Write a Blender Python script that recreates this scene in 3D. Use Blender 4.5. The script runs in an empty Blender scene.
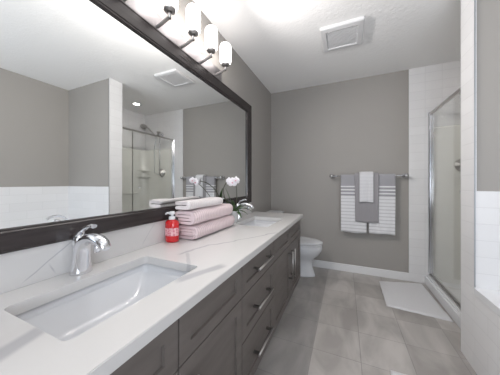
import bpy, bmesh, math, random
from mathutils import Vector, Matrix, noise
random.seed(4)
PI = math.pi
C = bpy.context.scene.collection
S = bpy.context.scene

# ------------------------------------------------------------------ camera
cam = bpy.data.objects.new('camera', bpy.data.cameras.new('camera'))
C.objects.link(cam)
cam.location = (1.0, 0.0, 1.135)
cam.rotation_euler = (PI/2, 0, 0.418)
cam.data.sensor_width = 36
cam.data.lens = 214.9/500*36
cam.data.shift_y = -0.010
cam.data.clip_start = 0.02
S.camera = cam

# ------------------------------------------------------------------ light
w = bpy.data.worlds.new('sky'); S.world = w; w.use_nodes = True
w.node_tree.nodes['Background'].inputs[0].default_value = (0.75, 0.86, 1.0, 1)
w.node_tree.nodes['Background'].inputs[1].default_value = 1.0
def area(name, loc, rot, sx, sy, power, col):
    l = bpy.data.lights.new(name, 'AREA'); l.shape = 'RECTANGLE'; l.size = sx; l.size_y = sy
    l.energy = power; l.color = col
    o = bpy.data.objects.new(name, l); o.location = loc; o.rotation_euler = rot; C.objects.link(o); return o
area('rear_fill_light', (1.55, -1.16, 1.15), (PI/2+.95, 0, 0), 1.6, 1.4, 14.5, (0.93, 0.96, 1.0))  # added fill panel behind the camera, tilted up to brighten room and ceiling
LAMP = 3.2; BULB = 7.2
area('shower_lamp_light', (2.2, 2.5, 2.515), (0, 0, 0), .08, .08, 2.2, (1.0, .95, .88))
S.view_settings.view_transform = 'Standard'
S.view_settings.look = 'None'
S.view_settings.gamma = 1
S.view_settings.use_curve_mapping = False
S.view_settings.exposure = 1.28

# ------------------------------------------------------------------ materials
def mat(name, col, rough=.5, metal=0, **k):
    m = bpy.data.materials.new(name); m.use_nodes = True
    b = m.node_tree.nodes['Principled BSDF']
    b.inputs['Base Color'].default_value = (*col, 1)
    b.inputs['Roughness'].default_value = rough
    b.inputs['Metallic'].default_value = metal
    for a, v in k.items(): b.inputs[a].default_value = v
    return m
def nd(m, t, **k):
    n = m.node_tree.nodes.new(t)
    for a, v in k.items(): setattr(n, a, v)
    return n
def lk(m, a, b): m.node_tree.links.new(a, b)
def bsdf(m): return m.node_tree.nodes['Principled BSDF']
def objco(m): return nd(m, 'ShaderNodeNewGeometry').outputs['Position']
def math_(m, op, a, b=None):
    n = nd(m, 'ShaderNodeMath', operation=op)
    for i, v in enumerate((a, b)):
        if v is None: continue
        if isinstance(v, (int, float)): n.inputs[i].default_value = v
        else: lk(m, v, n.inputs[i])
    return n.outputs[0]
def noise_bump(m, scale, strength, dist=.002, detail=3, mix=None, co=None):
    co = co or objco(m)
    n = nd(m, 'ShaderNodeTexNoise'); n.inputs['Scale'].default_value = scale; n.inputs['Detail'].default_value = detail
    lk(m, co, n.inputs['Vector'])
    b = nd(m, 'ShaderNodeBump'); b.inputs['Strength'].default_value = strength; b.inputs['Distance'].default_value = dist
    lk(m, n.outputs['Fac'], b.inputs['Height']); lk(m, b.outputs[0], bsdf(m).inputs['Normal'])
    return n
def vary(m, c1, c2, scale, detail=3, vec=None, stretch=None):
    co = vec or objco(m)
    if stretch:
        mp = nd(m, 'ShaderNodeMapping'); mp.inputs['Scale'].default_value = stretch; lk(m, co, mp.inputs[0]); co = mp.outputs[0]
    n = nd(m, 'ShaderNodeTexNoise'); n.inputs['Scale'].default_value = scale; n.inputs['Detail'].default_value = detail
    lk(m, co, n.inputs['Vector'])
    r = nd(m, 'ShaderNodeValToRGB')
    r.color_ramp.elements[0].position = .35; r.color_ramp.elements[0].color = (*c1, 1)
    r.color_ramp.elements[1].position = .65; r.color_ramp.elements[1].color = (*c2, 1)
    lk(m, n.outputs['Fac'], r.inputs[0]); lk(m, r.outputs[0], bsdf(m).inputs['Base Color'])
    return r

M_paint = mat('greige paint', (.345, .328, .308), .6); noise_bump(M_paint, 140, .12, .001)
M_ceil = mat('textured ceiling paint', (.90, .895, .89), .85); noise_bump(M_ceil, 42, .5, .005, 4)
M_white = mat('white trim paint', (.78, .78, .79), .35)
M_porc = mat('white porcelain', (.70, .71, .735), .10)
M_acry = mat('white acrylic', (.74, .75, .77), .2)
M_surr = mat('shower surround acrylic', (.76, .76, .73), .25)
M_chrome = mat('chrome', (.84, .85, .88), .14, 1)
M_nickel = mat('brushed nickel', (.50, .485, .475), .33, 1)
M_dnickel = mat('dark nickel', (.22, .21, .20), .35, 1)
M_cab = mat('grey cabinet paint', (.135, .118, .108), .42)
vary(M_cab, (.125, .109, .100), (.148, .130, .120), 6, 4, stretch=(1, 1, 6)); noise_bump(M_cab, 200, .08, .0005)
M_cabin = mat('cabinet recess shadow board', (.06, .053, .05), .6)
M_frame = mat('espresso frame lacquer', (.030, .023, .024), .26); vary(M_frame, (.024, .018, .018), (.036, .028, .028), 9, 4, stretch=(1, .6, 8))
M_mirror = mat('silvered glass', (.86, .875, .87), 0.0, 1)
M_grout = mat('grout', (.5, .5, .5), .8)
M_red = mat('red soap', (.62, .018, .022), .12, 0); bsdf(M_red).inputs['Coat Weight'].default_value = .4
M_plastic = mat('frosted pump plastic', (.78, .78, .80), .25)
M_leaf = mat('orchid leaf', (.05, .095, .035), .35); vary(M_leaf, (.035, .075, .025), (.08, .14, .05), 25)
M_stem = mat('orchid stem', (.055, .06, .03), .5)
M_petal = mat('orchid petal', (.85, .82, .86), .5)
M_yel = mat('orchid centre', (.65, .35, .40), .5)
M_pot = mat('white glazed pot', (.74, .74, .74), .15)
M_moss = mat('moss', (.07, .06, .035), .9); noise_bump(M_moss, 90, .8, .006)
M_dark = mat('dark opening', (.03, .03, .03), .7)

# quartz with veins: distance to a few lines warped by noise
def quartz():
    m = mat('veined quartz', (.64, .63, .625), .13)
    co = objco(m); sx = nd(m, 'ShaderNodeSeparateXYZ'); lk(m, co, sx.inputs[0])
    n = nd(m, 'ShaderNodeTexNoise'); n.inputs['Scale'].default_value = 3.2; n.inputs['Detail'].default_value = 4
    lk(m, co, n.inputs['Vector']); nf = math_(m, 'SUBTRACT', n.outputs['Fac'], .5)
    X, Y, Z = sx.outputs
    def seg(coord, p, q, width, amp, extra=.04):
        # in plane coords (a,b): line through p,q; mask along it
        a, b = coord; dx, dy = q[0]-p[0], q[1]-p[1]; L = math.hypot(dx, dy); dx /= L; dy /= L
        px = math_(m, 'SUBTRACT', a, p[0]); py = math_(m, 'SUBTRACT', b, p[1])
        d = math_(m, 'SUBTRACT', math_(m, 'MULTIPLY', px, -dy), math_(m, 'MULTIPLY', py, -dx))
        d = math_(m, 'ABSOLUTE', math_(m, 'ADD', d, math_(m, 'MULTIPLY', nf, amp)))
        t = math_(m, 'ADD', math_(m, 'MULTIPLY', px, dx), math_(m, 'MULTIPLY', py, dy))
        v = nd(m, 'ShaderNodeMapRange', interpolation_type='SMOOTHSTEP')
        lk(m, d, v.inputs[0]); v.inputs[1].default_value = width*.35; v.inputs[2].default_value = width; v.inputs[3].default_value = 1; v.inputs[4].default_value = 0
        e = math_(m, 'ABSOLUTE', math_(m, 'SUBTRACT', t, L/2))
        f = nd(m, 'ShaderNodeMapRange', interpolation_type='SMOOTHSTEP')
        lk(m, e, f.inputs[0]); f.inputs[1].default_value = L/2-extra; f.inputs[2].default_value = L/2; f.inputs[3].default_value = 1; f.inputs[4].default_value = 0
        return math_(m, 'MULTIPLY', v.outputs[0], f.outputs[0])
    tot = None
    for coord, p, q, wd, amp, st in [
        ((X, Y), (.325, .30), (.40, .08), .030, .03, .5),
        ((X, Y), (.445, .57), (.535, .80), .030, .05, .55),
        ((X, Y), (.25, .80), (.55, 1.46), .010, .22, .5),
        ((X, Y), (.445, .66), (.27, .86), .012, .06, .35),
        ((X, Y), (.08, 1.55), (.36, 1.68), .008, .05, .5),
                ((X, Y), (.33, 2.06), (.54, 2.36), .008, .08, .4),
        ((Y, Z), (.34, .79), (.50, .92), .003, .04, .5),
        ((Y, Z), (.41, .85), (.44, .79), .0035, .02, .5),
        ((Y, Z), (.80, .79), (.90, .92), .003, .03, .3)]:
        s = math_(m, 'MULTIPLY', seg(coord, p, q, wd, amp), st)
        if coord[0] is Y:   # only on the vertical backsplash face
            s = math_(m, 'MULTIPLY', s, math_(m, 'LESS_THAN', X, .03))
        tot = s if tot is None else math_(m, 'MAXIMUM', tot, s)
    mx = nd(m, 'ShaderNodeMix', data_type='RGBA'); lk(m, tot, mx.inputs[0])
    mx.inputs[6].default_value = (.64, .63, .625, 1); mx.inputs[7].default_value = (.30, .30, .34, 1)
    lk(m, mx.outputs[2], bsdf(m).inputs['Base Color']); return m
M_quartz = quartz()

def tile(name, axes, bw, rh, off, col, col2, grout, mort=.0018, rough=.34, origin=(0, 0), wavy=.35):
    m = mat(name, col, rough)
    s = nd(m, 'ShaderNodeSeparateXYZ'); lk(m, objco(m), s.inputs[0])
    c = nd(m, 'ShaderNodeCombineXYZ')
    for i, a in enumerate(axes):
        lk(m, math_(m, 'SUBTRACT', s.outputs['XYZ'.index(a)], origin[i]), c.inputs[i])
    b = nd(m, 'ShaderNodeTexBrick', offset=off, offset_frequency=2, squash=1)
    lk(m, c.outputs[0], b.inputs['Vector'])
    b.inputs['Scale'].default_value = 1; b.inputs['Mortar Size'].default_value = mort; b.inputs['Mortar Smooth'].default_value = .3
    b.inputs['Brick Width'].default_value = bw; b.inputs['Row Height'].default_value = rh
    b.inputs['Color1'].default_value = (*col, 1); b.inputs['Color2'].default_value = (*col2, 1); b.inputs['Mortar'].default_value = (*grout, 1)
    lk(m, b.outputs['Color'], bsdf(m).inputs['Base Color'])
    n = nd(m, 'ShaderNodeTexNoise'); n.inputs['Scale'].default_value = 7; lk(m, c.outputs[0], n.inputs['Vector'])
    h = math_(m, 'ADD', math_(m, 'MULTIPLY', n.outputs['Fac'], wavy), math_(m, 'SUBTRACT', 1, b.outputs['Fac']))
    bp = nd(m, 'ShaderNodeBump'); bp.inputs['Strength'].default_value = .5; bp.inputs['Distance'].default_value = .002
    lk(m, h, bp.inputs['Height']); lk(m, bp.outputs[0], bsdf(m).inputs['Normal'])
    m['brick'] = 1
    return m, b
TW = ((.76, .76, .77), (.79, .79, .80), (.68, .68, .69))
M_tyz, _ = tile('white wall tile on x face', 'YZ', .30, .0985, .5, *TW, origin=(.1, 0))
M_txz, _ = tile('white wall tile on y face', 'XZ', .30, .0985, .5, *TW, origin=(.02, 0))
M_tfar, _ = tile('small white wall tile', 'XZ', .15, .0985, 0, *TW, origin=(.018, 0))

M_floor, br = tile('grey stone floor tile', 'XY', .2955, .302, 0, (.35, .33, .315), (.44, .42, .405), (.30, .285, .275), mort=.0028, rough=.33, origin=(-.092, .01), wavy=.1)
# cloudy stone pattern
n = nd(M_floor, 'ShaderNodeTexNoise'); n.inputs['Scale'].default_value = 3.4; n.inputs['Detail'].default_value = 5; n.inputs['Distortion'].default_value = .6
mp = nd(M_floor, 'ShaderNodeMapping'); mp.inputs['Rotation'].default_value = (0, 0, .7); mp.inputs['Scale'].default_value = (1.7, .7, 1)
lk(M_floor, objco(M_floor), mp.inputs[0]); lk(M_floor, mp.outputs[0], n.inputs['Vector'])
r = nd(M_floor, 'ShaderNodeValToRGB'); r.color_ramp.elements[0].position = .36; r.color_ramp.elements[1].position = .66
r.color_ramp.elements[0].color = (.82, .815, .81, 1); r.color_ramp.elements[1].color = (1.2, 1.195, 1.19, 1)
lk(M_floor, n.outputs['Fac'], r.inputs[0])
mx = nd(M_floor, 'ShaderNodeMix', data_type='RGBA', blend_type='MULTIPLY'); mx.inputs[0].default_value = 1
lk(M_floor, br.outputs['Color'], mx.inputs[6]); lk(M_floor, r.outputs[0], mx.inputs[7]); lk(M_floor, mx.outputs[2], bsdf(M_floor).inputs['Base Color'])

def thin_glass():
    m = bpy.data.materials.new('shower glass'); m.use_nodes = True; t = m.node_tree; t.nodes.clear()
    o = nd(m, 'ShaderNodeOutputMaterial'); a = nd(m, 'ShaderNodeBsdfTransparent'); g = nd(m, 'ShaderNodeBsdfGlossy')
    a.inputs[0].default_value = (.98, .985, .98, 1); g.inputs['Roughness'].default_value = .0
    f = nd(m, 'ShaderNodeLayerWeight')
    fac = math_(m, 'ADD', math_(m, 'MULTIPLY', math_(m, 'POWER', f.outputs['Facing'], 5.0), .9), .04)
    x = nd(m, 'ShaderNodeMixShader'); lk(m, fac, x.inputs[0]); lk(m, a.outputs[0], x.inputs[1]); lk(m, g.outputs[0], x.inputs[2]); lk(m, x.outputs[0], o.inputs[0])
    return m
M_glass = thin_glass()
def emit(name, col, st):
    m = mat(name, (.9, .9, .9), .3); b = bsdf(m); b.inputs['Emission Color'].default_value = (*col, 1); b.inputs['Emission Strength'].default_value = st; return m
M_shade = emit('lit opal glass', (1.0, .95, .92), LAMP)

def cloth(name, c1, c2, rib_axis=None, rib=.008, fuzz=.5, ribstr=.5):
    m = mat(name, c1, .95); bsdf(m).inputs['Sheen Weight'].default_value = .25
    co = objco(m)
    n = nd(m, 'ShaderNodeTexNoise'); n.inputs['Scale'].default_value = 260; n.inputs['Detail'].default_value = 2; lk(m, co, n.inputs['Vector'])
    h = math_(m, 'MULTIPLY', n.outputs['Fac'], fuzz)
    r = nd(m, 'ShaderNodeMix', data_type='RGBA'); r.inputs[6].default_value = (*c1, 1); r.inputs[7].default_value = (*c2, 1)
    if rib_axis:
        s = nd(m, 'ShaderNodeSeparateXYZ'); lk(m, co, s.inputs[0])
        k = math_(m, 'SINE', math_(m, 'MULTIPLY', s.outputs['XYZ'.index(rib_axis)], 2*PI/rib))
        k = math_(m, 'ADD', math_(m, 'MULTIPLY', k, .5), .5)
        h = math_(m, 'ADD', h, math_(m, 'MULTIPLY', k, ribstr)); lk(m, k, r.inputs[0])
    else: lk(m, n.outputs['Fac'], r.inputs[0])
    lk(m, r.outputs[2], bsdf(m).inputs['Base Color'])
    bp = nd(m, 'ShaderNodeBump'); bp.inputs['Strength'].default_value = .7; bp.inputs['Distance'].default_value = .003
    lk(m, h, bp.inputs['Height']); lk(m, bp.outputs[0], bsdf(m).inputs['Normal']); return m
M_pink = cloth('pink terry', (.84, .70, .715), (.66, .52, .54), 'Y', .019, ribstr=1.3)
M_ptop = cloth('white ribbed terry', (.86, .82, .815), (.72, .655, .66), 'Y', .017, ribstr=1.2)
M_gtow = cloth('grey towel cloth', (.33, .32, .335), (.29, .28, .295), None)
M_wtow = cloth('white waffle towel', (.78, .78, .80), (.60, .60, .63), 'Z', .017)
M_mat = cloth('white bath mat pile', (.74, .74, .76), (.58, .58, .60), None, fuzz=1.4)
noise_ = None
def striped():
    m = mat('grey and white striped towel', (.7, .7, .7), .95); bsdf(m).inputs['Sheen Weight'].default_value = .2
    s = nd(m, 'ShaderNodeSeparateXYZ'); lk(m, objco(m), s.inputs[0]); Z = s.outputs[2]
    r = nd(m, 'ShaderNodeValToRGB'); r.color_ramp.interpolation = 'CONSTANT'
    lk(m, math_(m, 'DIVIDE', math_(m, 'SUBTRACT', Z, .5), .8), r.inputs[0])
    W = (.76, .76, .78, 1); G = (.36, .355, .38, 1); e = r.color_ramp.elements
    stops = [(0, W)]
    z = .53
    while z < .93: stops += [(z, (.42, .41, .44, 1)), (z+.012, W)]; z += .0405
    for k in range(4): zz = .955+k*.040; stops += [(zz, G), (zz+.024, W)]
    stops += [(1.115, G)]
    # colour ramps hold 32 stops: fall back on two patterns
    fr = math_(m, 'FRACT', math_(m, 'DIVIDE', Z, .0405))
    lo = math_(m, 'LESS_THAN', fr, .30)
    hi = math_(m, 'LESS_THAN', fr, .60)
    reg = math_(m, 'GREATER_THAN', Z, .955); top = math_(m, 'GREATER_THAN', Z, 1.105)
    g = math_(m, 'MAXIMUM', top, math_(m, 'MAXIMUM', math_(m, 'MULTIPLY', lo, .42), math_(m, 'MULTIPLY', reg, hi)))
    m.node_tree.nodes.remove(r)
    mx = nd(m, 'ShaderNodeMix', data_type='RGBA'); lk(m, g, mx.inputs[0]); mx.inputs[6].default_value = W; mx.inputs[7].default_value = G
    lk(m, mx.outputs[2], bsdf(m).inputs['Base Color'])
    n = nd(m, 'ShaderNodeTexNoise'); n.inputs['Scale'].default_value = 260; lk(m, objco(m), n.inputs['Vector'])
    bp = nd(m, 'ShaderNodeBump'); bp.inputs['Strength'].default_value = .5; bp.inputs['Distance'].default_value = .002
    lk(m, math_(m, 'SUBTRACT', n.outputs['Fac'], g), bp.inputs['Height']); lk(m, bp.outputs[0], bsdf(m).inputs['Normal']); return m
M_stripe = striped()
def label_mat():
    m = mat('floral label', (.9, .6, .6), .3); co = objco(m)
    v = nd(m, 'ShaderNodeTexVoronoi'); v.inputs['Scale'].default_value = 75; v.inputs['Randomness'].default_value = .6; lk(m, co, v.inputs['Vector'])
    r = nd(m, 'ShaderNodeValToRGB'); r.color_ramp.elements[0].position = .15; r.color_ramp.elements[0].color = (.55, .10, .16, 1)
    r.color_ramp.elements[1].position = .75; r.color_ramp.elements[1].color = (.85, .55, .56, 1)
    lk(m, v.outputs['Distance'], r.inputs[0]); lk(m, r.outputs[0], bsdf(m).inputs['Base Color']); return m
M_label = label_mat()
def vent_mat():
    m = mat('white vent plastic', (.70, .70, .71), .5); return m
M_vent = vent_mat()

# ------------------------------------------------------------------ mesh helpers
def box(bm, a, b, bev=0, seg=2, mi=0):
    t = bmesh.new(); bmesh.ops.create_cube(t, size=1)
    for v in t.verts: v.co = Vector([(a[i]+b[i])/2 + v.co[i]*(b[i]-a[i]) for i in range(3)])
    if bev: bmesh.ops.bevel(t, geom=t.edges[:], offset=bev, segments=seg, profile=.6, affect='EDGES')
    merge(bm, t, mi)
def merge(bm, t, mi=0, M=None):
    if M is not None: bmesh.ops.transform(t, matrix=M, verts=t.verts)
    mp = {v: bm.verts.new(v.co) for v in t.verts}
    for f in t.faces:
        g = bm.faces.new([mp[v] for v in f.verts]); g.material_index = mi if mi else f.material_index; g.smooth = f.smooth
    t.free()
def loft(bm, loops, cap=True, closed=True, smooth=True, mi=0):
    R = [[bm.verts.new(p) for p in l] for l in loops]; n = len(R[0])
    for i in range(len(R)-1):
        for j in range(n if closed else n-1):
            f = bm.faces.new((R[i][j], R[i][(j+1) % n], R[i+1][(j+1) % n], R[i+1][j])); f.smooth = smooth; f.material_index = mi
    if cap:
        for l in (R[0][::-1], R[-1]):
            f = bm.faces.new(l); f.material_index = mi
def lathe(bm, prof, c=(0, 0, 0), n=24, axis='z', cap=True, mi=0):
    L = []
    for r, h in prof:
        l = []
        for k in range(n):
            a = 2*PI*k/n; p = (r*math.cos(a), r*math.sin(a), h)
            if axis == 'x': p = (h, p[0], p[1])
            if axis == 'y': p = (p[1], h, p[0])
            l.append(Vector(p)+Vector(c))
        L.append(l)
    loft(bm, L, cap, mi=mi)
def tube(bm, pts, r, n=10, cap=True, sq=1.0, mi=0):
    pts = [Vector(p) for p in pts]; L = []
    rr = r if isinstance(r, (list, tuple)) else [r]*len(pts)
    up = Vector((0, 0, 1)); d0 = (pts[1]-pts[0]).normalized()
    if abs(d0.dot(up)) > .9: up = Vector((0, 1, 0))
    u = d0.cross(up).normalized()
    for i, p in enumerate(pts):
        a = pts[max(i-1, 0)]; b = pts[min(i+1, len(pts)-1)]; d = (b-a).normalized()
        u = (u-d*u.dot(d)).normalized(); v = d.cross(u)
        L.append([p+u*rr[i]*math.cos(2*PI*k/n)*sq+v*rr[i]*math.sin(2*PI*k/n) for k in range(n)])
    loft(bm, L, cap, mi=mi)
def bez(P, n=12):
    out = []; P = [Vector(p) for p in P]
    for i in range(len(P)-1):
        p0 = P[max(i-1, 0)]; p1 = P[i]; p2 = P[i+1]; p3 = P[min(i+2, len(P)-1)]
        for k in range(n):
            t = k/n; out.append(.5*((2*p1)+(p2-p0)*t+(2*p0-5*p1+4*p2-p3)*t*t+(3*p1-p0-3*p2+p3)*t**3))
    out.append(P[-1]); return out
def rrect(x0, x1, y0, y1, r, z, n=5):
    out = []
    for cx_, cy_, a0 in ((x1-r, y1-r, 0), (x0+r, y1-r, PI/2), (x0+r, y0+r, PI), (x1-r, y0+r, 1.5*PI)):
        for k in range(n+1):
            a = a0+PI/2*k/n; out.append(Vector((cx_+r*math.cos(a), cy_+r*math.sin(a), z)))
    return out
def obj(name, bm, m, parent=None, smooth=None, **props):
    bmesh.ops.recalc_face_normals(bm, faces=bm.faces)
    me = bpy.data.meshes.new(name); 
    if smooth is not None:
        for f in bm.faces: f.smooth = smooth
    bm.to_mesh(me); bm.free()
    for x in (m if isinstance(m, (list, tuple)) else [m]): me.materials.append(x)
    o = bpy.data.objects.new(name, me); C.objects.link(o)
    if parent:
        o.parent = parent; o.matrix_parent_inverse = Matrix.Translation(-Vector(parent.location)) if not parent.parent else Matrix.Identity(4)
        # keep world coordinates: vertices are given in world space
        root = parent
        off = Vector((0, 0, 0))
        while root: off += Vector(root.location); root = root.parent
        o.matrix_parent_inverse = Matrix.Identity(4)
        me.transform(Matrix.Translation(-off))
    for k, v in props.items(): o[k] = v
    return o
def recentre(o, p):
    """put a world-space mesh's origin at p"""
    o.data.transform(Matrix.Translation(-Vector(p))); o.location = p
def tag(o, label, cat, group=None):
    o['label'] = label; o['category'] = cat
    if group: o['group'] = group
    return o
def thing(name, label, cat, loc, group=None):
    o = bpy.data.objects.new(name, None); C.objects.link(o); o.location = loc; o.empty_display_size = .05
    return tag(o, label, cat, group)
def struct(name, bm, m): return obj(name, bm, m, kind='structure')
def B(*boxes, **k):
    bm = bmesh.new()
    for a, b in boxes: box(bm, a, b, **k)
    return bm
def dup(root, dloc, label, group=None):
    r_ = root.copy(); C.objects.link(r_); r_.location = Vector(root.location)+Vector(dloc); r_['label'] = label
    if group: r_['group'] = group
    for ch in list(root.children):
        c = ch.copy(); C.objects.link(c); c.parent = r_
        for g in list(ch.children):
            d = g.copy(); C.objects.link(d); d.parent = c
    return r_

# ------------------------------------------------------------------ the room
D, H, R_, N = 3.013, 2.44, 2.61, -1.05
XP, Y1, Y2 = 1.711, 1.732, 1.903       # divider wall between tub and shower
struct('floor', B(((-.12, N-.12, -.1), (R_+.12, D+.12, 0))), M_floor)
LX, LY, LH = 2.2, 2.5, .050
struct('ceiling', B(((-.12, N-.12, H), (LX-LH, D+.12, H+.1)), ((LX+LH, N-.12, H), (R_+.12, D+.12, H+.1)), ((LX-LH, N-.12, H), (LX+LH, LY-LH, H+.1)), ((LX-LH, LY+LH, H), (LX+LH, D+.12, H+.1))), M_ceil)
struct('wall_left', B(((-.12, N-.12, 0), (0, D+.12, H))), M_paint)
struct('wall_back', B(((0, D, 0), (R_, D+.12, H))), M_paint)
struct('wall_right', B(((R_, N-.12, 0), (R_+.12, D+.12, H))), M_paint)
struct('wall_divider', B(((XP+.009, Y1+.009, 0), (R_, Y2, H))), M_paint)
WX0, WX1, WZ0, WZ1 = .75, 2.35, .55, 2.1
struct('wall_front', B(((0, N-.12, 0), (WX0, N, H)), ((WX1, N-.12, 0), (R_, N, H)), ((WX0, N-.12, 0), (WX1, N, WZ0)), ((WX0, N-.12, WZ1), (WX1, N, H))), M_paint)
struct('added_window_1', B(((WX0, N-.08, WZ0), (WX0+.05, N-.03, WZ1)), ((WX1-.05, N-.08, WZ0), (WX1, N-.03, WZ1)), ((WX0+.05, N-.08, WZ0), (WX1-.05, N-.03, WZ0+.05)), ((WX0+.05, N-.08, WZ1-.05), (WX1-.05, N-.03, WZ1)), ((1.53, N-.08, WZ0+.05), (1.57, N-.03, WZ1-.05))), M_white)  # invented window, out of view; it and its opening serve the fill light
# tiled faces (thin tile layers on the walls)
ZT = 1.083
struct('trim_1', B(((XP, Y1, 0), (XP+.009, Y2, H))), M_tyz)                       # end of the divider, full height
struct('trim_2', B(((XP+.009, Y1, .46), (R_-.009, Y1+.009, ZT))), M_txz)          # divider above the tub
struct('trim_3', B(((R_-.009, .1, .46), (R_, Y1, ZT))), M_tyz)                    # right wall above the tub
struct('trim_4', B(((1.668, D-.009, 0), (1.84, D, H)), ((1.84, D-.009, 1.755), (R_-.009, D, H)), ((1.84, D-.009, .0), (1.85, D, 1.755))), M_tfar)
struct('trim_5', B(((R_-.009, Y2, 1.755), (R_, D-.009, H))), M_tyz)
struct('trim_6', B(((XP+.009, Y2, 1.755), (R_-.009, Y2+.009, H))), M_txz)
struct('trim_7', B(((XP-.002, Y1-.003, .5), (XP+.004, Y1+.001, H))), mat('satin aluminium', (.45, .47, .50), .5, 1))    # metal corner strip
bm = bmesh.new(); box(bm, (.02, D-.014, 0), (1.668, D, .092), .003)
struct('baseboard_back', bm, M_white)
bm = bmesh.new(); box(bm, (0, 2.36, 0), (.014, D-.014, .092), .003)
struct('baseboard_left', bm, M_white)

# ------------------------------------------------------------------ bathtub
tub = thing('bathtub', 'white drop in bathtub with tiled front beside the divider wall', 'bathtub', (2.17, .95, 0))
TX0, TX1, TY0, TY1, TZ = XP+.009, R_-.009, .12, Y1-.001, .503
bm = bmesh.new(); box(bm, (XP, TY0, 0), (XP+.012, TY1, .458)); obj('tiled_apron', bm, M_tyz, tub, label='white tiled apron')
bm = bmesh.new()
inr = [(.10, .50, TZ, .10), (.115, .515, TZ-.02, .10), (.15, .56, .30, .10), (.19, .62, .12, .10), (.26, .70, .09, .08)]
outer = [rrect(XP-.006, TX1, TY0, TY1, .006, z, 6) for z in (.462, TZ)]
loops = outer + [rrect(TX0+a, TX1-a-(.06 if a < .2 else .06), TY0+a, TY1-a-.12, r0, z, 6) for a, _, z, r0 in inr]
loft(bm, loops, cap=True); obj('tub_shell', bm, M_acry, tub, smooth=False)
bm = bmesh.new(); box(bm, (TX0+.01, TY0+.01, 0.0), (TX1-.02, TY0+.03, .46)); obj('tub_end_panel', bm, M_white, tub)
# deck mounted filler
tf = thing('tub_filler', 'chrome tub filler with curved spout on the bathtub deck', 'faucet', (2.36, 1.60, TZ))
bm = bmesh.new(); lathe(bm, [(.03, 0), (.028, .01), (.018, .02), (.016, .05)], (2.36, 1.60, TZ), 16)
tube(bm, bez([(2.36, 1.60, TZ+.03), (2.36, 1.595, TZ+.14), (2.35, 1.53, TZ+.20), (2.34, 1.44, TZ+.21), (2.335, 1.38, TZ+.185)]), .014, 12)
obj('spout', bm, M_chrome, tf)
for s in (-1, 1):
    bm = bmesh.new(); lathe(bm, [(.024, 0), (.022, .01), (.014, .02), (.014, .055), (.018, .06), (.0, .066)], (2.36+.10*s, 1.61, TZ), 14, cap=False)
    tube(bm, [(2.36+.10*s-.03, 1.61, TZ+.05), (2.36+.10*s+.03, 1.61, TZ+.05)], .006, 8); obj('handle', bm, M_chrome, tf)

# ------------------------------------------------------------------ shower
SX = 1.868
bm = bmesh.new()
box(bm, (1.812, Y2+.001, 0), (1.835, D-.010, .088), .006)
box(bm, (1.83, Y2+.001, 0), (1.915, D-.010, .105), .008)
box(bm, (1.90, Y2+.011, 0), (R_-.01, D-.012, .05), .004)
sr = thing('shower_stall', 'corner shower stall with chrome framed glass, pale surround and white curb behind the bath mat', 'shower', (2.2, 2.45, 0))
obj('shower_base', bm, M_acry, sr, label='low white shower pan with raised curb')
# moulded surround: one shell of three panels with rounded corners
ins = .022
path = [(1.852, D-.001), (1.852, D-ins), (1.862, D-ins-.004)]
path = [(1.86, D-ins)] + [(R_-.17+.15*math.sin(PI/2*k/8), D-ins-.15+.15*math.cos(PI/2*k/8)) for k in range(9)] + \
       [(R_-.17+.15*math.cos(PI/2*k/8), Y2+ins+.15-.15*math.sin(PI/2*k/8)) for k in range(9)] + [(1.94, Y2+ins)]
bm = bmesh.new()
prev = None
L = []
for z, d in ((.052, 0), (.06, 0), (1.73, 0), (1.75, -.006), (1.752, -.016)):
    l = []
    cxm, cym = 2.2, 2.45
    for x, y in path:
        v = Vector((x-cxm, y-cym)); q = v*(1-d/ v.length if v.length else 1); l.append(Vector((q.x+cxm, q.y+cym, z)))
    L.append(l)
loft(bm, L, cap=False, closed=False)
obj('surround', bm, M_surr, sr, label='pale surround lining the shower walls')
for zz, nm in ((1.30, 'soap_shelf'),):
    cxs, cys = R_-.19, D-.19+.0
    l0 = [Vector((cxs+.155*math.cos(a), cys+.155*math.sin(a), 0)) for a in [PI/2*k/8 for k in range(9)]]
    l0 = [Vector((cxs-.01, cys+.155, 0))] + l0[::-1] + [Vector((cxs+.155, cys-.01, 0)), Vector((cxs+.08, cys+.02, 0)), Vector((cxs+.02, cys+.08, 0))]
    for za, zb_ in ((-.06, -.055), (.055, .062)):
        bm = bmesh.new(); loft(bm, [[p+Vector((0, 0, z)) for p in l0] for z in (zz+za, zz+zb_)], smooth=False)
        obj(nm, bm, M_surr, sr)
bm = bmesh.new(); box(bm, (R_-.05, 2.03, .93), (R_-.02, 2.83, .945), .004); obj('ledge', bm, M_surr, sr)
# glass enclosure
en = sr
bm = bmesh.new(); box(bm, (SX-.013, Y2+.002, 1.889), (SX+.013, D-.012, 1.912), .004); obj('header_rail', bm, M_nickel, en)
bm = bmesh.new(); box(bm, (SX-.02, Y2+.002, .106), (SX+.02, D-.012, .118), .002); box(bm, (SX-.006, Y2+.03, .118), (SX+.006, D-.035, .13), .002); obj('bottom_track', bm, M_nickel, en)
bm = bmesh.new(); box(bm, (SX-.028, D-.040, .118), (SX+.018, D-.011, 1.915), .012, 3); obj('wall_post', bm, M_chrome, en)
bm = bmesh.new(); box(bm, (SX-.016, Y2+.002, .118), (SX+.016, Y2+.022, 1.885), .003); obj('wall_post', bm, M_chrome, en)
bm = bmesh.new(); box(bm, (SX-.012, D-.062, .13), (SX+.010, D-.044, 1.88), .005, 3); obj('door_stile', bm, M_chrome, en)
YG = 2.17
bm = bmesh.new(); box(bm, (SX-.003, Y2+.02, .12), (SX+.003, YG, 1.886)); obj('glass_panel', bm, M_glass, en, label='fixed glass panel')
bm = bmesh.new(); box(bm, (SX-.003, YG+.008, .13), (SX+.003, D-.05, 1.882)); dp = obj('glass_door', bm, M_glass, en, label='clear glass door')
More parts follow.
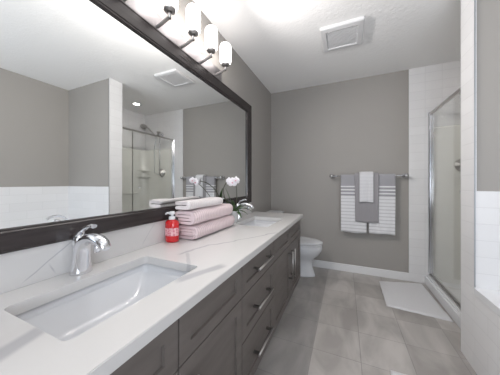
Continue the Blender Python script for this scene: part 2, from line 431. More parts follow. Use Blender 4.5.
bm = bmesh.new(); box(bm, (SX-.006, YG-.001, .125), (SX+.006, YG+.007, 1.884)); obj('door_seal', bm, M_nickel, en)
bm = bmesh.new(); lathe(bm, [(.0, -.022), (.011, -.02), (.013, -.01), (.008, 0), (.008, .01), (.013, .02), (.0, .032)], (SX, 2.28, 1.06), 14, 'x', cap=False); obj('door_knob', bm, M_chrome, dp)
# shower fittings on the back wall
VX = 2.15; YW = D-ins
hs = thing('hand_shower', 'chrome hand shower with hose, riser pipe and round valve inside the shower stall', 'shower head', (VX, YW, 1.32))
bm = bmesh.new(); lathe(bm, [(.03, 0), (.028, -.008), (.012, -.012)], (VX, D-.009, 2.02), 16, 'y')
tube(bm, bez([(VX, D-.012, 2.02), (VX, D-.07, 2.03), (VX, D-.12, 2.0)]), .010, 10); obj('shower_arm', bm, M_chrome, hs)
bm = bmesh.new(); tube(bm, [(VX-.03, D-.14, 2.00), (VX+.0, D-.12, 1.99), (VX+.05, D-.12, 1.985)], .017, 12); lathe(bm, [(.02, -.02), (.036, .0), (.036, .012)], (VX-.055, D-.15, 2.035), 16, 'z'); tube(bm, [(VX-.03, D-.14, 2.0), (VX-.055, D-.15, 2.03)], .012, 10); obj('bracket', bm, M_nickel, hs)
bm = bmesh.new(); tube(bm, bez([(VX+.05, D-.12, 1.985), (VX+.16, D-.12, 2.08), (VX+.26, D-.13, 2.17)]), [.011]*13+[.013]*12, 10)
hd = Vector((VX+.33, D-.14, 2.19))
t = bmesh.new(); lathe(t, [(.015, .035), (.045, .02), (.06, 0), (.058, -.012), (.0, -.014)], n=20, cap=False)
merge(bm, t, 0, Matrix.Translation(hd) @ Matrix.Rotation(.35, 4, 'Y') @ Matrix.Rotation(-.5, 4, 'X')); obj('hand_spray', bm, M_nickel, hs)
bm = bmesh.new(); tube(bm, bez([(VX+.02, D-.12, 1.98), (VX+.08, D-.12, 1.75), (VX+.10, D-.09, 1.50), (VX+.12, D-.08, 1.33), (VX+.06, D-.07, 1.29), (VX, D-.05, 1.31)], 14), .0065, 8); obj('hose', bm, M_chrome, hs)
bm = bmesh.new(); tube(bm, [(VX, D-.07, 1.34), (VX, D-.07, 1.98)], .009, 10); obj('riser_pipe', bm, M_chrome, hs)
vv = hs
bm = bmesh.new(); lathe(bm, [(.075, 0), (.072, -.008), (.03, -.014), (.028, -.05), (.0, -.055)], (VX-.01, YW-.001, 1.32), 24, 'y', cap=False); vp = obj('valve_plate', bm, M_nickel, hs)
bm = bmesh.new(); tube(bm, [(VX-.01, YW-.045, 1.32), (VX-.05, YW-.06, 1.29), (VX-.07, YW-.06, 1.25)], [.012, .010, .008], 10); tube(bm, [(VX-.01, YW-.04, 1.32), (VX+.02, YW-.05, 1.39)], .012, 10); obj('lever', bm, M_nickel, vp)

# ------------------------------------------------------------------ ceiling fittings
cv = thing('ceiling_vent', 'square white exhaust fan grille on the ceiling', 'vent', (.97, 2.07, H))
bm = bmesh.new(); x0, x1, y0, y1 = .80, 1.14, 1.90, 2.245
loops = [rrect(x0, x1, y0, y1, .012, H-.0005), rrect(x0, x1, y0, y1, .012, H-.018), rrect(x0+.008, x1-.008, y0+.008, y1-.008, .01, H-.024), rrect(x0+.045, x1-.045, y0+.045, y1-.045, .008, H-.027), rrect(x0+.052, x1-.052, y0+.052, y1-.052, .006, H-.011)]
loft(bm, loops, smooth=False); obj('cover_frame', bm, M_vent, cv)
bm = bmesh.new()
k = 0
gx0, gx1, gy0, gy1 = x0+.052, x1-.052, y0+.052, y1-.052
W_ = gx1-gx0; Hh = gy1-gy0
for s in (-1, 1):
    zg = H-.0205 if s > 0 else H-.0165
    c0 = -W_
    while c0 < Hh+W_:
        # diagonal slats clipped to the square
        pts = []
        for t_ in [i/40*W_ for i in range(41)]:
            y = c0+t_*s if s > 0 else c0 - t_ + W_*0
            if 0 <= y <= Hh: pts.append((gx0+t_, gy0+y))
        if len(pts) > 2:
            a, b = Vector((*pts[0], zg)), Vector((*pts[-1], zg))
            d = (b-a).normalized(); nn = Vector((-d.y, d.x, 0))*.0042
            loft(bm, [[a+nn+Vector((0, 0, -.0018)), a-nn+Vector((0, 0, -.0018)), a-nn+Vector((0, 0, .0018)), a+nn+Vector((0, 0, .0018))], [b+nn+Vector((0, 0, -.0018)), b-nn+Vector((0, 0, -.0018)), b-nn+Vector((0, 0, .0018)), b+nn+Vector((0, 0, .0018))]], smooth=False)
        c0 += .020
obj('grille', bm, M_white, cv)
rl = thing('recessed_light', 'round recessed downlight in the ceiling over the shower', 'ceiling light', (2.2, 2.5, H))
bm = bmesh.new(); lathe(bm, [(.088, -.0005), (.086, -.006), (.058, -.008), (.049, -.001), (.049, .0)], (2.2, 2.5, H), 28, cap=False); obj('trim_ring', bm, M_white, rl)
bm = bmesh.new(); lathe(bm, [(.0485, .0), (.0485, .092), (.0, .093)], (2.2, 2.5, H), 28, cap=False); obj('baffle', bm, M_white, rl)

cl = thing('added_fill_drum', 'added round fill light on the unseen ceiling behind the camera', 'ceiling light', (1.35, -.45, H))  # glowing drum added out of view as soft room fill
bm = bmesh.new(); lathe(bm, [(.0, -.0005), (.20, -.0005), (.20, -.02), (.0, -.021)], (1.35, -.45, H), 32, cap=False); obj('housing', bm, M_white, cl)
bm = bmesh.new(); lathe(bm, [(.0, -.022), (.185, -.022), (.19, -.07), (.17, -.10), (.0, -.115)], (1.35, -.45, H), 32, cap=False); obj('diffuser', bm, emit('fill drum diffuser', (1.0, .96, .93), 2.0), cl)

# ------------------------------------------------------------------ vanity units
XF, XB = .555, .002      # face of doors, back
U0, U1, U2, U3 = -.011, .909, 1.402, 2.345
ZB, ZC = .095, .752      # bottom of boxes, underside of worktop
def carcass(y0, y1, label):
    t = thing('vanity_cabinet', label, 'cabinet', ((XF+XB)/2, (y0+y1)/2, 0), 'grey bathroom vanity units')
    bm = bmesh.new()
    box(bm, (XB, y0+.0005, ZB), (XF-.020, y0+.017, ZC)); box(bm, (XB, y1-.017, ZB), (XF-.020, y1-.0005, ZC))
    box(bm, (XB, y0+.017, ZB), (XF-.020, y1-.017, ZB+.016)); box(bm, (XB, y0+.017, ZB+.016), (XB+.006, y1-.017, ZC))
    box(bm, (XF-.040, y0+.017, ZC-.03), (XF-.020, y1-.017, ZC)); box(bm, (XF-.040, y0+.017, .575), (XF-.0205, y1-.017, .60))
    obj('body', bm, M_cab, t)
    bm = bmesh.new(); box(bm, (.48, y0+.001, 0), (.496, y1-.001, ZB)); obj('toe_kick', bm, M_cab, t)
    return t
def shaker(name, par, y0, y1, z0, z1, rail=.052, **k):
    g = .0018; y0 += g; y1 -= g; z0 += g; z1 -= g; r = min(rail, (z1-z0)*.3)
    bm = bmesh.new(); x0 = XF-.019
    box(bm, (x0, y0, z0), (XF-.009, y1, z1))
    ry = rail
    lo = [rect(XF-.009, y0, y1, z0, z1), rect(XF, y0, y1, z0, z1, .0012), rect(XF, y0+ry, y1-ry, z0+r, z1-r), rect(XF-.0085, y0+ry+.001, y1-ry-.001, z0+r+.001, z1-r-.001)]
    loft(bm, lo, cap=True, smooth=False)
    return obj(name, bm, M_cab, par, **k)
def rect(x, y0, y1, z0, z1, i=0): return [Vector((x, y0+i, z0+i)), Vector((x, y1-i, z0+i)), Vector((x, y1-i, z1-i)), Vector((x, y0+i, z1-i))]
def pull(par, a, b):
    a, b = Vector(a), Vector(b); d = (b-a).normalized()
    bm = bmesh.new(); xo = .036
    tube(bm, [a+Vector((xo, 0, 0)), b+Vector((xo, 0, 0))], .0062, 12)
    h_ = obj('handle', bm, M_nickel, par, label='long bar handle in brushed nickel')
    for p in (a+d*.018, b-d*.018):
        bm = bmesh.new(); q = p
        box(bm, (q.x-.0005, q.y-.0065, q.z-.0065), (q.x+xo-.004, q.y+.0065, q.z+.0065), .001); obj('handle_post', bm, M_dnickel, h_, label='dark handle post')
ZS = .590; ZTOP = .747
def sinkbase(y0, y1, label):
    t = carcass(y0, y1, label); ym = (y0+y1)/2+(.029 if y0 < 0 else 0)
    if y0 < 0: ym = .489
    else: ym = 1.866
    for a, b in ((y0, ym), (ym, y1)): shaker('false_front', t, a, b, ZS, ZTOP)
    for i, (a, b) in enumerate(((y0, ym), (ym, y1))):
        dr = shaker('door', t, a, b, ZB+.012, ZS)
        yh = b-.045 if i == 0 else a+.045
        pull(dr, (XF, yh, .30), (XF, yh, .545))
    return t
sinkbase(U0, U1, 'grey shaker vanity unit under the near sink')
sinkbase(U2, U3, 'grey shaker two door vanity unit under the far sink beside the toilet')
t = carcass(U1, U2, 'grey vanity unit with three drawers and bar handles between the sink units')
for z0, z1 in ((ZB+.012, .368), (.368, ZS), (ZS, ZTOP)):
    dr = shaker('drawer', t, U1, U2, z0, z1, rail=.052 if z1-z0 > .18 else .052)
    zc = (z0+z1)/2+(.012 if z1 == ZTOP else 0)
    pull(dr, (XF, 1.035, zc), (XF, 1.272, zc))
struct('trim_8', B(((.498, 2.20, 0), (.508, 2.343, .085)), ((.03, 2.346, 0), (.508, 2.356, .085))), M_white)

# countertop with two cut-outs
ZQ = .787
ct = thing('countertop', 'white quartz worktop with grey veins and low backsplash', 'countertop', (.29, 1.19, ZQ))
sinks = [(.135, .445, .263, .730), (.145, .445, 1.585, 2.035)]
bm = bmesh.new()
def ring_edges(pts):
    vs = [bm.verts.new(p) for p in pts]; return [bm.edges.new((vs[i], vs[(i+1) % len(vs)])) for i in range(len(vs))]
ed = ring_edges([Vector((.001, -.03, ZQ)), Vector((.572, -.03, ZQ)), Vector((.572, 2.397, ZQ)), Vector((.001, 2.397, ZQ))])
for a, b, c, d in sinks: ed += ring_edges(rrect(a, b, c, d, .018, ZQ))
bmesh.ops.triangle_fill(bm, edges=ed, use_beauty=True, use_dissolve=False)
g = bmesh.ops.extrude_face_region(bm, geom=bm.faces[:])
for v in [e for e in g['geom'] if isinstance(e, bmesh.types.BMVert)]: v.co.z -= .034
outer_e = [e for e in bm.edges if all(v.co.x > .57 and v.co.z > ZQ-.001 for v in e.verts)]
bmesh.ops.recalc_face_normals(bm, faces=bm.faces)
bmesh.ops.bevel(bm, geom=outer_e, offset=.002, segments=2, affect='EDGES')
obj('slab', bm, M_quartz, ct, smooth=False)
bm = bmesh.new(); box(bm, (.001, -.03, ZQ+.0002), (.020, 2.25, .9125), .0015); obj('backsplash', bm, M_quartz, ct, label='low quartz backsplash against the wall')
for (a, b, c, d), lb in zip(sinks, ('white rectangular undermount sink nearest the camera', 'white rectangular undermount sink at the far end by the toilet')):
    sk = thing('sink', lb, 'sink', ((a+b)/2, (c+d)/2, .62), 'undermount sinks in the vanity')
    bm = bmesh.new(); e = .006; zt = ZQ-.0345
    L = [rrect(a-.022, b+.022, c-.022, d+.022, .02, zt), rrect(a-e, b+e, c-e, d+e, .025, zt), rrect(a-e+.002, b+e-.002, c-e+.002, d+e-.002, .03, zt-.02),
         rrect(a+.004, b-.012, c+.012, d-.012, .045, zt-.07), rrect(a+.02, b-.045, c+.045, d-.045, .06, zt-.108), rrect(a+.05, b-.085, c+.10, d-.10, .06, zt-.122), rrect(a+.11, b-.13, c+.19, d-.19, .02, zt-.126)]
    L = [rrect(a-.022, b+.022, c-.022, d+.022, .02, zt-.008), rrect(a+.0, b+.0, c-.0, d+.0, .02, zt-.03), rrect(a+.03, b-.08, c+.08, d-.08, .06, zt-.135), rrect(a+.10, b-.12, c+.18, d-.18, .02, zt-.14)][::-1] + L
    # closed shell: outside going up, inside going down
    loft(bm, L, cap=True); obj('bowl', bm, M_porc, sk)
    bm = bmesh.new(); lathe(bm, [(.024, .0), (.024, .003), (.018, .004), (.0, .006)], ((a+b)/2-.02, (c+d)/2, zt-.127), 20, cap=False); obj('drain', bm, M_chrome, sk)

# faucet
def faucet(y, label):
    x = .062; t = thing('faucet', label, 'faucet', (x, y, ZQ), 'chrome sink faucets')
    bm = bmesh.new()
    # body: elliptical sections sweeping up then forward into the spout
    secs = [((0, 0, .0), .033, .036, 0), ((0, 0, .006), .033, .036, 0), ((.002, 0, .03), .030, .032, 0), ((.005, 0, .07), .029, .029, .05), ((.010, 0, .098), .028, .027, .25),
            ((.026, 0, .122), .025, .025, .75), ((.052, 0, .137), .020, .024, 1.2), ((.082, 0, .141), .018, .024, 1.5), ((.112, 0, .136), .0175, .024, 1.75), ((.136, 0, .125), .0165, .022, 2.1), ((.150, 0, .112), .014, .018, 2.4), ((.154, 0, .107), .008, .010, 2.4)]
    L = []
    for (px, py, pz), ra, rb, an in secs:
        c, s = math.cos(an), math.sin(an)
        L.append([Vector((x+px+ra*math.cos(q)*c, y+rb*math.sin(q), ZQ+.0003+pz-ra*math.cos(q)*s)) for q in [2*PI*k/20 for k in range(20)]])
    loft(bm, L); obj('spout_body', bm, M_chrome, t)
    bm = bmesh.new(); t2 = bmesh.new(); lathe(t2, [(.010, -.016), (.011, 0), (.011, .012)], n=14); merge(bm, t2, 0, Matrix.Translation((x+.100, y, ZQ+.108)) @ Matrix.Rotation(.1, 4, 'Y')); obj('aerator', bm, M_chrome, t)
    bm = bmesh.new(); lathe(bm, [(.020, 0), (.0235, .01), (.0225, .040), (.017, .054), (.0, .058)], (x-.012, y, ZQ+.092), 18, cap=False); hb = obj('handle_hub', bm, M_chrome, t)
    bm = bmesh.new(); tube(bm, bez([(x-.012, y, ZQ+.135), (x+.004, y, ZQ+.160), (x+.035, y, ZQ+.176), (x+.068, y, ZQ+.186), (x+.082, y, ZQ+.184)], 5), [.010]*5+[.008]*5+[.0065]*5+[.006]*4+[.008]*2, 10, sq=1.4); obj('lever', bm, M_chrome, hb)
    return t
faucet(.4965, 'chrome single lever faucet behind the near sink')
faucet(1.845, 'chrome single lever faucet behind the far sink beside the orchid pot')

# ------------------------------------------------------------------ mirror
mr = thing('wall_mirror', 'large wall mirror in a dark espresso frame above the vanity', 'mirror', (.001, 1.09, .914))
my0, my1, mz0, mz1, fw = -.07, 2.226, .9135, 1.998, .088
bm = bmesh.new()
def fr(x, i): return [Vector((x, my0+i, mz0+i*.85)), Vector((x, my1-i*1.1, mz0+i*.85)), Vector((x, my1-i*1.1, mz1-i)), Vector((x, my0+i, mz1-i))]
loft(bm, [fr(.001, 0), fr(.030, 0), fr(.032, .003), fr(.032, .007), fr(.029, .009), fr(.029, fw-.012), fr(.025, fw-.008), fr(.025, fw-.002), fr(.020, fw), fr(.001, fw)], cap=False, smooth=False)
obj('frame', bm, M_frame, mr)
bm = bmesh.new(); box(bm, (.004, my0+fw-.004, mz0+fw*.85-.004), (.012, my1-fw*1.1+.004, mz1-fw+.004)); obj('mirror_glass', bm, M_mirror, mr)

# ------------------------------------------------------------------ vanity light
vl = thing('vanity_light', 'brushed nickel bar light with five lit opal glass shades above the mirror', 'wall light', (.001, 1.1, 2.05))
bm = bmesh.new(); box(bm, (.001, .60, 2.001), (.026, 1.595, 2.092), .004); obj('back_plate', bm, mat('satin nickel plate', (.30, .285, .29), .45, 1), vl)
for yy in (.70, .90, 1.10, 1.30, 1.50):
    bm = bmesh.new(); tube(bm, bez([(.024, yy, 2.018), (.07, yy, 2.030), (.115, yy, 2.046)], 5), .0098, 10)
    tube(bm, [(.115, yy, 2.036), (.118, yy, 2.075)], .010, 12); obj('arm', bm, M_nickel, vl)
    bm = bmesh.new(); lathe(bm, [(.012, 0), (.030, .004), (.033, .010), (.033, .020), (.0, .0205)], (.118, yy, 2.072), 24, cap=False); cu = obj('shade_holder', bm, M_nickel, vl)
    bm = bmesh.new(); lathe(bm, [(.0, .0), (.036, .001), (.043, .008), (.045, .02), (.045, .12), (.043, .138), (.036, .150), (.022, .156), (.0, .158)], (.118, yy, 2.093), 28, cap=False)
    obj('glass_shade', bm, M_shade, cu, label='lit opal glass shade')
    l = bpy.data.lights.new('bulb_light', 'SPOT'); l.energy = BULB; l.spot_size = 3.05; l.spot_blend = 1.0; l.shadow_soft_size = .018; l.color = (1, .955, .92)
    o = bpy.data.objects.new('bulb_light', l); o.location = (.186, yy, 2.17); o.rotation_euler = (0, -PI/2+.42, 0); C.objects.link(o)

# ------------------------------------------------------------------ toilet
tl = thing('toilet', 'white toilet with closed lid between the vanity and the back wall', 'toilet', (.35, 2.70, 0))
TYc = 2.705
def egg(xc, yc, a_f, a_b, b, z, n=36):
    out = []
    for k in range(n):
        q = 2*PI*k/n; c, s = math.cos(q), math.sin(q)
        a = a_f if c > 0 else a_b
        out.append(Vector((xc+a*c, yc+b*s*(1-.08*c), z)))
    return out
bm = bmesh.new()
loft(bm, [egg(.40, TYc, .268, .24, .115, 0), egg(.40, TYc, .266, .24, .112, .015), egg(.40, TYc, .235, .24, .10, .10), egg(.41, TYc, .215, .24, .098, .17), egg(.42, TYc, .235, .24, .115, .215),
          egg(.44, TYc, .270, .24, .155, .26), egg(.46, TYc, .283, .25, .178, .32), egg(.46, TYc, .287, .25, .183, .365), egg(.46, TYc, .284, .25, .181, .382)])
obj('bowl', bm, M_porc, tl)
bm = bmesh.new(); loft(bm, [egg(.46, TYc, .290, .23, .186, .384), egg(.46, TYc, .293, .23, .188, .392), egg(.46, TYc, .291, .23, .187, .401)]); obj('seat', bm, M_porc, tl)
bm = bmesh.new(); loft(bm, [egg(.46, TYc, .290, .23, .186, .4045), egg(.46, TYc, .294, .23, .189, .411), egg(.46, TYc, .291, .23, .186, .420), egg(.46, TYc, .26, .22, .16, .428), egg(.46, TYc, .16, .14, .10, .431)]); obj('lid', bm, M_porc, tl)
bm = bmesh.new()
loft(bm, [rrect(.035, .20, TYc-.185, TYc+.185, .03, .36), rrect(.025, .21, TYc-.20, TYc+.20, .035, .50), rrect(.02, .215, TYc-.21, TYc+.21, .035, .705)]); obj('tank', bm, M_porc, tl)
bm = bmesh.new(); loft(bm, [rrect(.016, .222, TYc-.217, TYc+.217, .035, .706), rrect(.014, .226, TYc-.22, TYc+.22, .035, .712), rrect(.014, .226, TYc-.22, TYc+.22, .035, .735), rrect(.022, .218, TYc-.21, TYc+.21, .03, .742)]); obj('tank_lid', bm, M_porc, tl)
bm = bmesh.new(); tube(bm, [(.213, TYc-.15, .66), (.235, TYc-.15, .66), (.238, TYc-.09, .655)], .007, 8); obj('flush_lever', bm, M_chrome, tl)

# ------------------------------------------------------------------ towel bar and hanging towels
BZ, BY = 1.215, 2.945
tb = thing('towel_bar', 'chrome towel bar on the grey back wall', 'towel bar', (1.23, D-.001, BZ))
bm = bmesh.new(); tube(bm, [(.84, BY, BZ), (1.63, BY, BZ)], .0095, 14); obj('bar', bm, M_chrome, tb)
for xx in (.84, 1.63):
    bm = bmesh.new(); lathe(bm, [(.032, 0), (.032, -.008), (.02, -.014), (.014, -.03), (.014, -.045), (.021, -.05), (.021, -.088), (.0, -.092)], (xx, D-.0015, BZ), 18, 'y', cap=False); obj('post', bm, M_chrome, tb)
def hanging(name, m, x0, x1, zb, zbk, lay, label, cat, wav=.004, group=None, seed=0, thick=.007, flare=0.0):
    r = .0115+lay; yc = BY
    path = []
    nz = 26
    for k in range(nz+1): path.append((yc-r, zb+(BZ-zb)*k/nz, 1-k/nz))
    for k in range(1, 8): a = PI*k/8; path.append((yc-r*math.cos(a), BZ+r*math.sin(a), 0))
    for k in range(11): path.append((yc+r, BZ-(BZ-zbk)*k/10, .0))
    bm = bmesh.new(); nx = 22; G = []
    for (y, z, f) in path:
        row = []
        for i in range(nx+1):
            u = i/nx; xc = (x0+x1)/2; wd = (x1-x0)*(1+flare*f)
            x = xc+(u-.5)*wd
            dy = -abs(wav*f*(math.sin(u*9+seed)+.5*math.sin(u*21+seed*2)+1.2)) if f > 0 else 0
            dz = .004*math.sin(u*7+seed)*f**3
            row.append(bm.verts.new((x, y+dy, z+dz)))
        G.append(row)
    for a in range(len(G)-1):
        for i in range(nx): f = bm.faces.new((G[a][i], G[a][i+1], G[a+1][i+1], G[a+1][i])); f.smooth = True
    o = obj(name, bm, m); md = o.modifiers.new('t', 'SOLIDIFY'); md.thickness = thick; md.offset = 0
    tag(o, label, cat, group)
    return o
hanging('bath_towel', M_stripe, .945, 1.235, .522, .70, .005, 'striped grey and white bath towel hanging at the left of the towel bar', 'towel', group='towels on the bar', seed=1, flare=-.02)
hanging('bath_towel', M_stripe, 1.252, 1.525, .530, .70, .005, 'striped grey and white bath towel hanging at the right of the towel bar', 'towel', group='towels on the bar', seed=3, flare=-.03)
hanging('hand_towel', M_gtow, 1.105, 1.358, .660, .80, .022, 'plain grey hand towel hung over the two striped towels', 'towel', group='towels on the bar', seed=2, flare=-.03)
hanging('washcloth', M_wtow, 1.155, 1.300, .903, .98, .038, 'small white ribbed washcloth hung over the grey hand towel', 'towel', group='towels on the bar', seed=5)

# ------------------------------------------------------------------ folded towels on the worktop
def folded(name, m, x0, x1, y0, y1, z0, z1, layers, label, seed=0, noisef=.008):
    """ribbon folded back and forth, its folds showing on the end faces"""
    hgt = z1-z0; t = hgt/layers
    pts = []; zc_ = (z0+z1)/2
    def arc(cx_, cz_, rx, rz, a0, a1, n_):
        return [Vector((cx_+rx*math.cos(a0+(a1-a0)*q/n_), 0, cz_+rz*math.sin(a0+(a1-a0)*q/n_))) for q in range(1, n_)]
    def run(xa, xb, z, n_=9): return [Vector((xa+(xb-xa)*i/n_, 0, z)) for i in range(n_+1)]
    Ro = hgt/2-t/2; xr = x1-t/2-Ro*.8; xl = x0+t/2
    pts += run(xl+.004, xr, z0+t/2) + arc(xr, zc_, Ro*.8, Ro, -PI/2, PI/2, 9)
    if layers == 4:
        pts += run(xr, xl+t*.4, z1-t/2) + arc(xl+t*.4, z1-t, t*.45, t/2, PI/2, 3*PI/2, 6)
        pts += run(xl+t*.4, xr-t*.1, z1-1.5*t) + arc(xr-t*.1, zc_, t*.45, t/2, PI/2, -PI/2, 6) + run(xr-t*.1, xl+.022, z0+1.5*t)
    else: pts += run(xr, xl, z1-t/2)
    # thick closed outline around the centre line
    hw = t*.385
    left, right = [], []
    for i, p in enumerate(pts):
        a = pts[max(i-1, 0)]; b = pts[min(i+1, len(pts)-1)]; d = (b-a).normalized(); nrm = Vector((-d.z, 0, d.x))
        left.append(p+nrm*hw); right.append(p-nrm*hw)
    d = (pts[-1]-pts[-2]).normalized(); endc = [pts[-1]+d*hw*.8*math.sin(a)+Vector((-d.z, 0, d.x))*hw*math.cos(a) for a in (PI/4, PI/2, 3*PI/4)]
    d = (pts[0]-pts[1]).normalized(); stc = [pts[0]+d*hw*.8*math.sin(a)+Vector((-d.z, 0, d.x))*hw*math.cos(a) for a in (PI/4, PI/2, 3*PI/4)]
    outl = left+endc+right[::-1]+stc
    bm = bmesh.new(); L = []; ny = 26
    for j in range(ny+1):
        v = j/ny; y = y0+(y1-y0)*v
        edge = min(v, 1-v)*ny
        sh = 1 if edge >= 2 else (.93 if edge < .5 else .985)
        row = []
        cx_, cz_ = (x0+x1)/2, (z0+z1)/2
        for p in outl:
            q = Vector((p.x, y, p.z))
            nv = noise.noise(Vector((q.x*9+seed, q.y*9, q.z*14)))
            kx = noise.noise(Vector((seed, y*6, q.z*10+3)))
            q.x = cx_+(q.x-cx_)*sh+noisef*kx*1.5
            up = (q.z-z0)/hgt
            q.z = cz_+(q.z-cz_)*sh+noisef*nv*min(1, up*2)
            q.z = max(q.z, z0+.0003)
            # ends bulge unevenly per layer
            ly = noise.noise(Vector((seed*3, round(up*layers)*2.3, q.x*6)))
            q.y += ly*.008*(1 if v > .5 else 1)*(abs(v-.5)*2)**6
            row.append(q)
        L.append(row)
    loft(bm, L)
    o = obj(name, bm, m)
    return tag(o, label, 'towel', 'folded towels beside the sinks')
folded('folded_towel', M_pink, .036, .197, 1.035, 1.53, ZQ+.0005, .876, 4, 'pink towel at the bottom of the folded stack on the worktop', 1)
folded('folded_towel', M_pink, .036, .192, 1.022, 1.50, .8775, .968, 4, 'pink towel in the middle of the folded stack, under the white one', 5)
folded('folded_towel', M_ptop, .058, .180, .992, 1.375, .970, 1.028, 2, 'small pinkish white ribbed towel on top of the pink towels', 9, .006)

# ------------------------------------------------------------------ soap bottle
sb = thing('soap_bottle', 'red liquid soap bottle with white pump beside the pink towels', 'soap bottle', (.068, .972, ZQ))
def oval(bm, prof, c, kx=1, ky=.8, n=28, mi=0):
    loft(bm, [[Vector((c[0]+r*kx*math.cos(2*PI*k/n), c[1]+r*ky*math.sin(2*PI*k/n), c[2]+h)) for k in range(n)] for r, h in prof], mi=mi)
bc = (.066, .972, ZQ)
bm = bmesh.new(); oval(bm, [(.033, .0005), (.041, .004), (.043, .012), (.043, .105), (.041, .117), (.030, .126), (.017, .129), (.016, .132)], bc); obj('bottle', bm, M_red, sb)
bm = bmesh.new(); L = []
for h in (.040, .085): L.append([Vector((bc[0]+.0436*math.cos(a), bc[1]+.8*.0436*math.sin(a)-.0003, bc[2]+h)) for a in [(-.98+ .98*k/14)*PI+.25 for k in range(15)]])
loft(bm, L, cap=False, closed=False); obj('label', bm, M_label, sb, label='floral pink label')
bm = bmesh.new(); lathe(bm, [(.017, .130), (.019, .132), (.019, .148), (.013, .150), (.008, .151), (.008, .160), (.017, .161), (.017, .175), (.011, .178)], bc, 18)
tube(bm, [(bc[0], bc[1], bc[2]+.169), (bc[0]-.02, bc[1]-.018, bc[2]+.169), (bc[0]-.028, bc[1]-.024, bc[2]+.162)], .0055, 10); obj('pump', bm, M_plastic, sb)

# ------------------------------------------------------------------ orchid
px, py = .098, 1.685
oc = thing('potted_orchid', 'white orchid in a small white pot behind the pink towels', 'plant', (px, py, ZQ))
bm = bmesh.new(); lathe(bm, [(.026, .0005), (.030, .004), (.038, .085), (.040, .098), (.036, .098), (.034, .082), (.0, .080)], (px, py, ZQ), 24, cap=False); pot = obj('pot', bm, M_pot, oc)
bm = bmesh.new(); lathe(bm, [(.0335, .078), (.028, .092), (.012, .097), (.0, .098)], (px, py, ZQ), 18, cap=False); obj('moss', bm, M_moss, oc)
def leaf(ang, ln, w_, rise, droop, tw=0):
    bm = bmesh.new(); L = []; n_ = 12
    d = Vector((math.cos(ang), math.sin(ang), 0)); s_ = Vector((-d.y, d.x, 0))
    for i in range(n_+1):
        t_ = i/n_; p = Vector((px, py, ZQ+.088))+d*(ln*t_)+Vector((0, 0, rise*t_-droop*t_*t_))
        ww = w_*math.sin(PI*min(1, .12+.88*t_))**.7*(1 if t_ < .98 else .2)+.001
        L.append([p-s_*ww+Vector((0, 0, .35*ww)), p-s_*ww*.5+Vector((0, 0, .08*ww)), p, p+s_*ww*.5+Vector((0, 0, .08*ww)), p+s_*ww+Vector((0, 0, .35*ww))])
    loft(bm, L, cap=False, closed=False); o = obj('leaf', bm, M_leaf, oc); md = o.modifiers.new('t', 'SOLIDIFY'); md.thickness = .0022
for a, ln, w_, r1, r2 in ((-2.75, .075, .014, .24, .03), (-2.45, .11, .013, .20, .05), (.6, .16, .012, .12, .12), (.35, .12, .015, .06, .08), (1.0, .10, .014, .09, .05), (-1.25, .12, .014, .20, .09), (-.4, .10, .015, .05, .09), (-1.9, .085, .012, .13, .06), (0.0, .09, .012, .11, .04)): leaf(a, ln, w_, r1, r2)
F = Vector((.188, 1.487, 1.135))
bm = bmesh.new(); tube(bm, bez([(px-.01, py, ZQ+.09), (.045, 1.635, .975), (.050, 1.58, 1.065), (.099, 1.535, 1.125), (.150, 1.50, 1.145), F+Vector((0, .006, 0))], 8), .0032, 8); obj('stem', bm, M_stem, oc)
bm = bmesh.new(); tube(bm, bez([(px+.008, py+.004, ZQ+.09), (.141, 1.65, .985), (.172, 1.59, 1.07), (.195, 1.53, 1.125), F+Vector((.008, .008, .0))], 8), .0028, 8); obj('stem', bm, M_stem, oc)
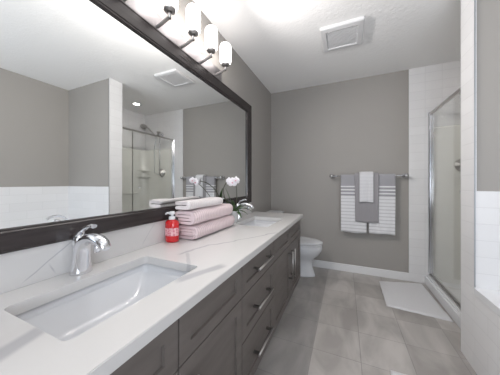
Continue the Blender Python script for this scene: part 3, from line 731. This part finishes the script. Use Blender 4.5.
def flower(c, size, rx, rz, tilt=0):
    bm = bmesh.new()
    for k, (a, l_, w2) in enumerate([(PI/2, 1.0, .42), (PI/2+2.3, .95, .42), (PI/2-2.3, .95, .42), (0.15, 1.05, .62), (PI-.15, 1.05, .62)]):
        t2 = bmesh.new(); L = []; n_ = 8
        for i in range(n_+1):
            t_ = i/n_; ww = size*w2*math.sin(PI*min(1, .10+.86*t_))**.75+.0008
            bx = size*l_*t_; yy = -.25*size*t_*(1-t_)*2+(.003 if k < 3 else 0)
            L.append([Vector((bx*math.cos(a)-s_*ww*math.sin(a), yy+abs(s_)*.12*size, bx*math.sin(a)+s_*ww*math.cos(a))) for s_ in (-1, -.5, 0, .5, 1)])
        loft(t2, L, cap=False, closed=False); merge(bm, t2)
    o = obj('flower', bm, M_petal, oc); off = Vector(oc.location)
    Mx = Matrix.Translation(Vector(c)-off) @ Matrix.Rotation(rz, 4, 'Z') @ Matrix.Rotation(rx, 4, 'X')
    o.data.transform(Matrix.Translation(off)); o.data.transform(Mx)
    md = o.modifiers.new('t', 'SOLIDIFY'); md.thickness = .0015
    bm = bmesh.new(); t2 = bmesh.new(); lathe(t2, [(.0, 0), (size*.14, -.002), (size*.16, -.010), (size*.07, -.016), (0, -.018)], n=10, cap=False)
    bmesh.ops.transform(t2, matrix=Matrix.Rotation(PI/2, 4, 'X').inverted(), verts=t2.verts)
    merge(bm, t2); cc = obj('flower_centre', bm, M_yel, None)
    cc.data.transform(Mx); cc.data.transform(Matrix.Identity(4)); cc.parent = o
flower(F, .040, .15, .45)
flower(F+Vector((-.030, .012, .010)), .034, -.1, 1.2)
flower(F+Vector((.034, -.002, .016)), .032, .2, -.2)

# ------------------------------------------------------------------ bath mats
def bathmat(corners, th, label, seed):
    a, b, c, d = [Vector((*p, 0)) for p in corners]   # near-left, near-right, far-right, far-left
    bm = bmesh.new(); nx, ny = 60, 60; G = []
    for j in range(ny+1):
        row = []
        for i in range(nx+1):
            u, v = i/nx, j/ny
            p = (a*(1-u)+b*u)*(1-v)+(d*(1-u)+c*u)*v
            e = min(u, 1-u, v, 1-v)*20
            hh = th*min(1, .35+e**.6)
            hh += .0035*noise.noise(Vector((u*5+seed, v*5, 0)))+.002*noise.noise(Vector((u*26, v*26, seed)))
            wob = .005*noise.noise(Vector((u*9, v*9, seed+4)))
            row.append(bm.verts.new((p.x+wob*(1 if 0 < u < 1 else .6), p.y+wob, max(.003, hh))))
        G.append(row)
    for j in range(ny):
        for i in range(nx): f = bm.faces.new((G[j][i], G[j][i+1], G[j+1][i+1], G[j+1][i])); f.smooth = True
    be = [e for e in bm.edges if e.is_boundary]
    g = bmesh.ops.extrude_edge_only(bm, edges=be)
    for v in [x for x in g['geom'] if isinstance(x, bmesh.types.BMVert)]: v.co.z = .0006
    o = obj('bath_mat', bm, M_mat); recentre(o, ((a+c)/2).to_tuple())
    return tag(o, label, 'bath mat', 'white bath mats')
bathmat([(1.345, 2.31), (1.800, 2.265), (1.775, 2.97), (1.352, 2.85)], .013, 'white bath mat on the floor in front of the shower curb', 1)
bathmat([(1.25, .75), (1.69, .75), (1.70, 1.53), (1.245, 1.53)], .013, 'white bath mat in front of the bathtub at the lower picture edge', 6)
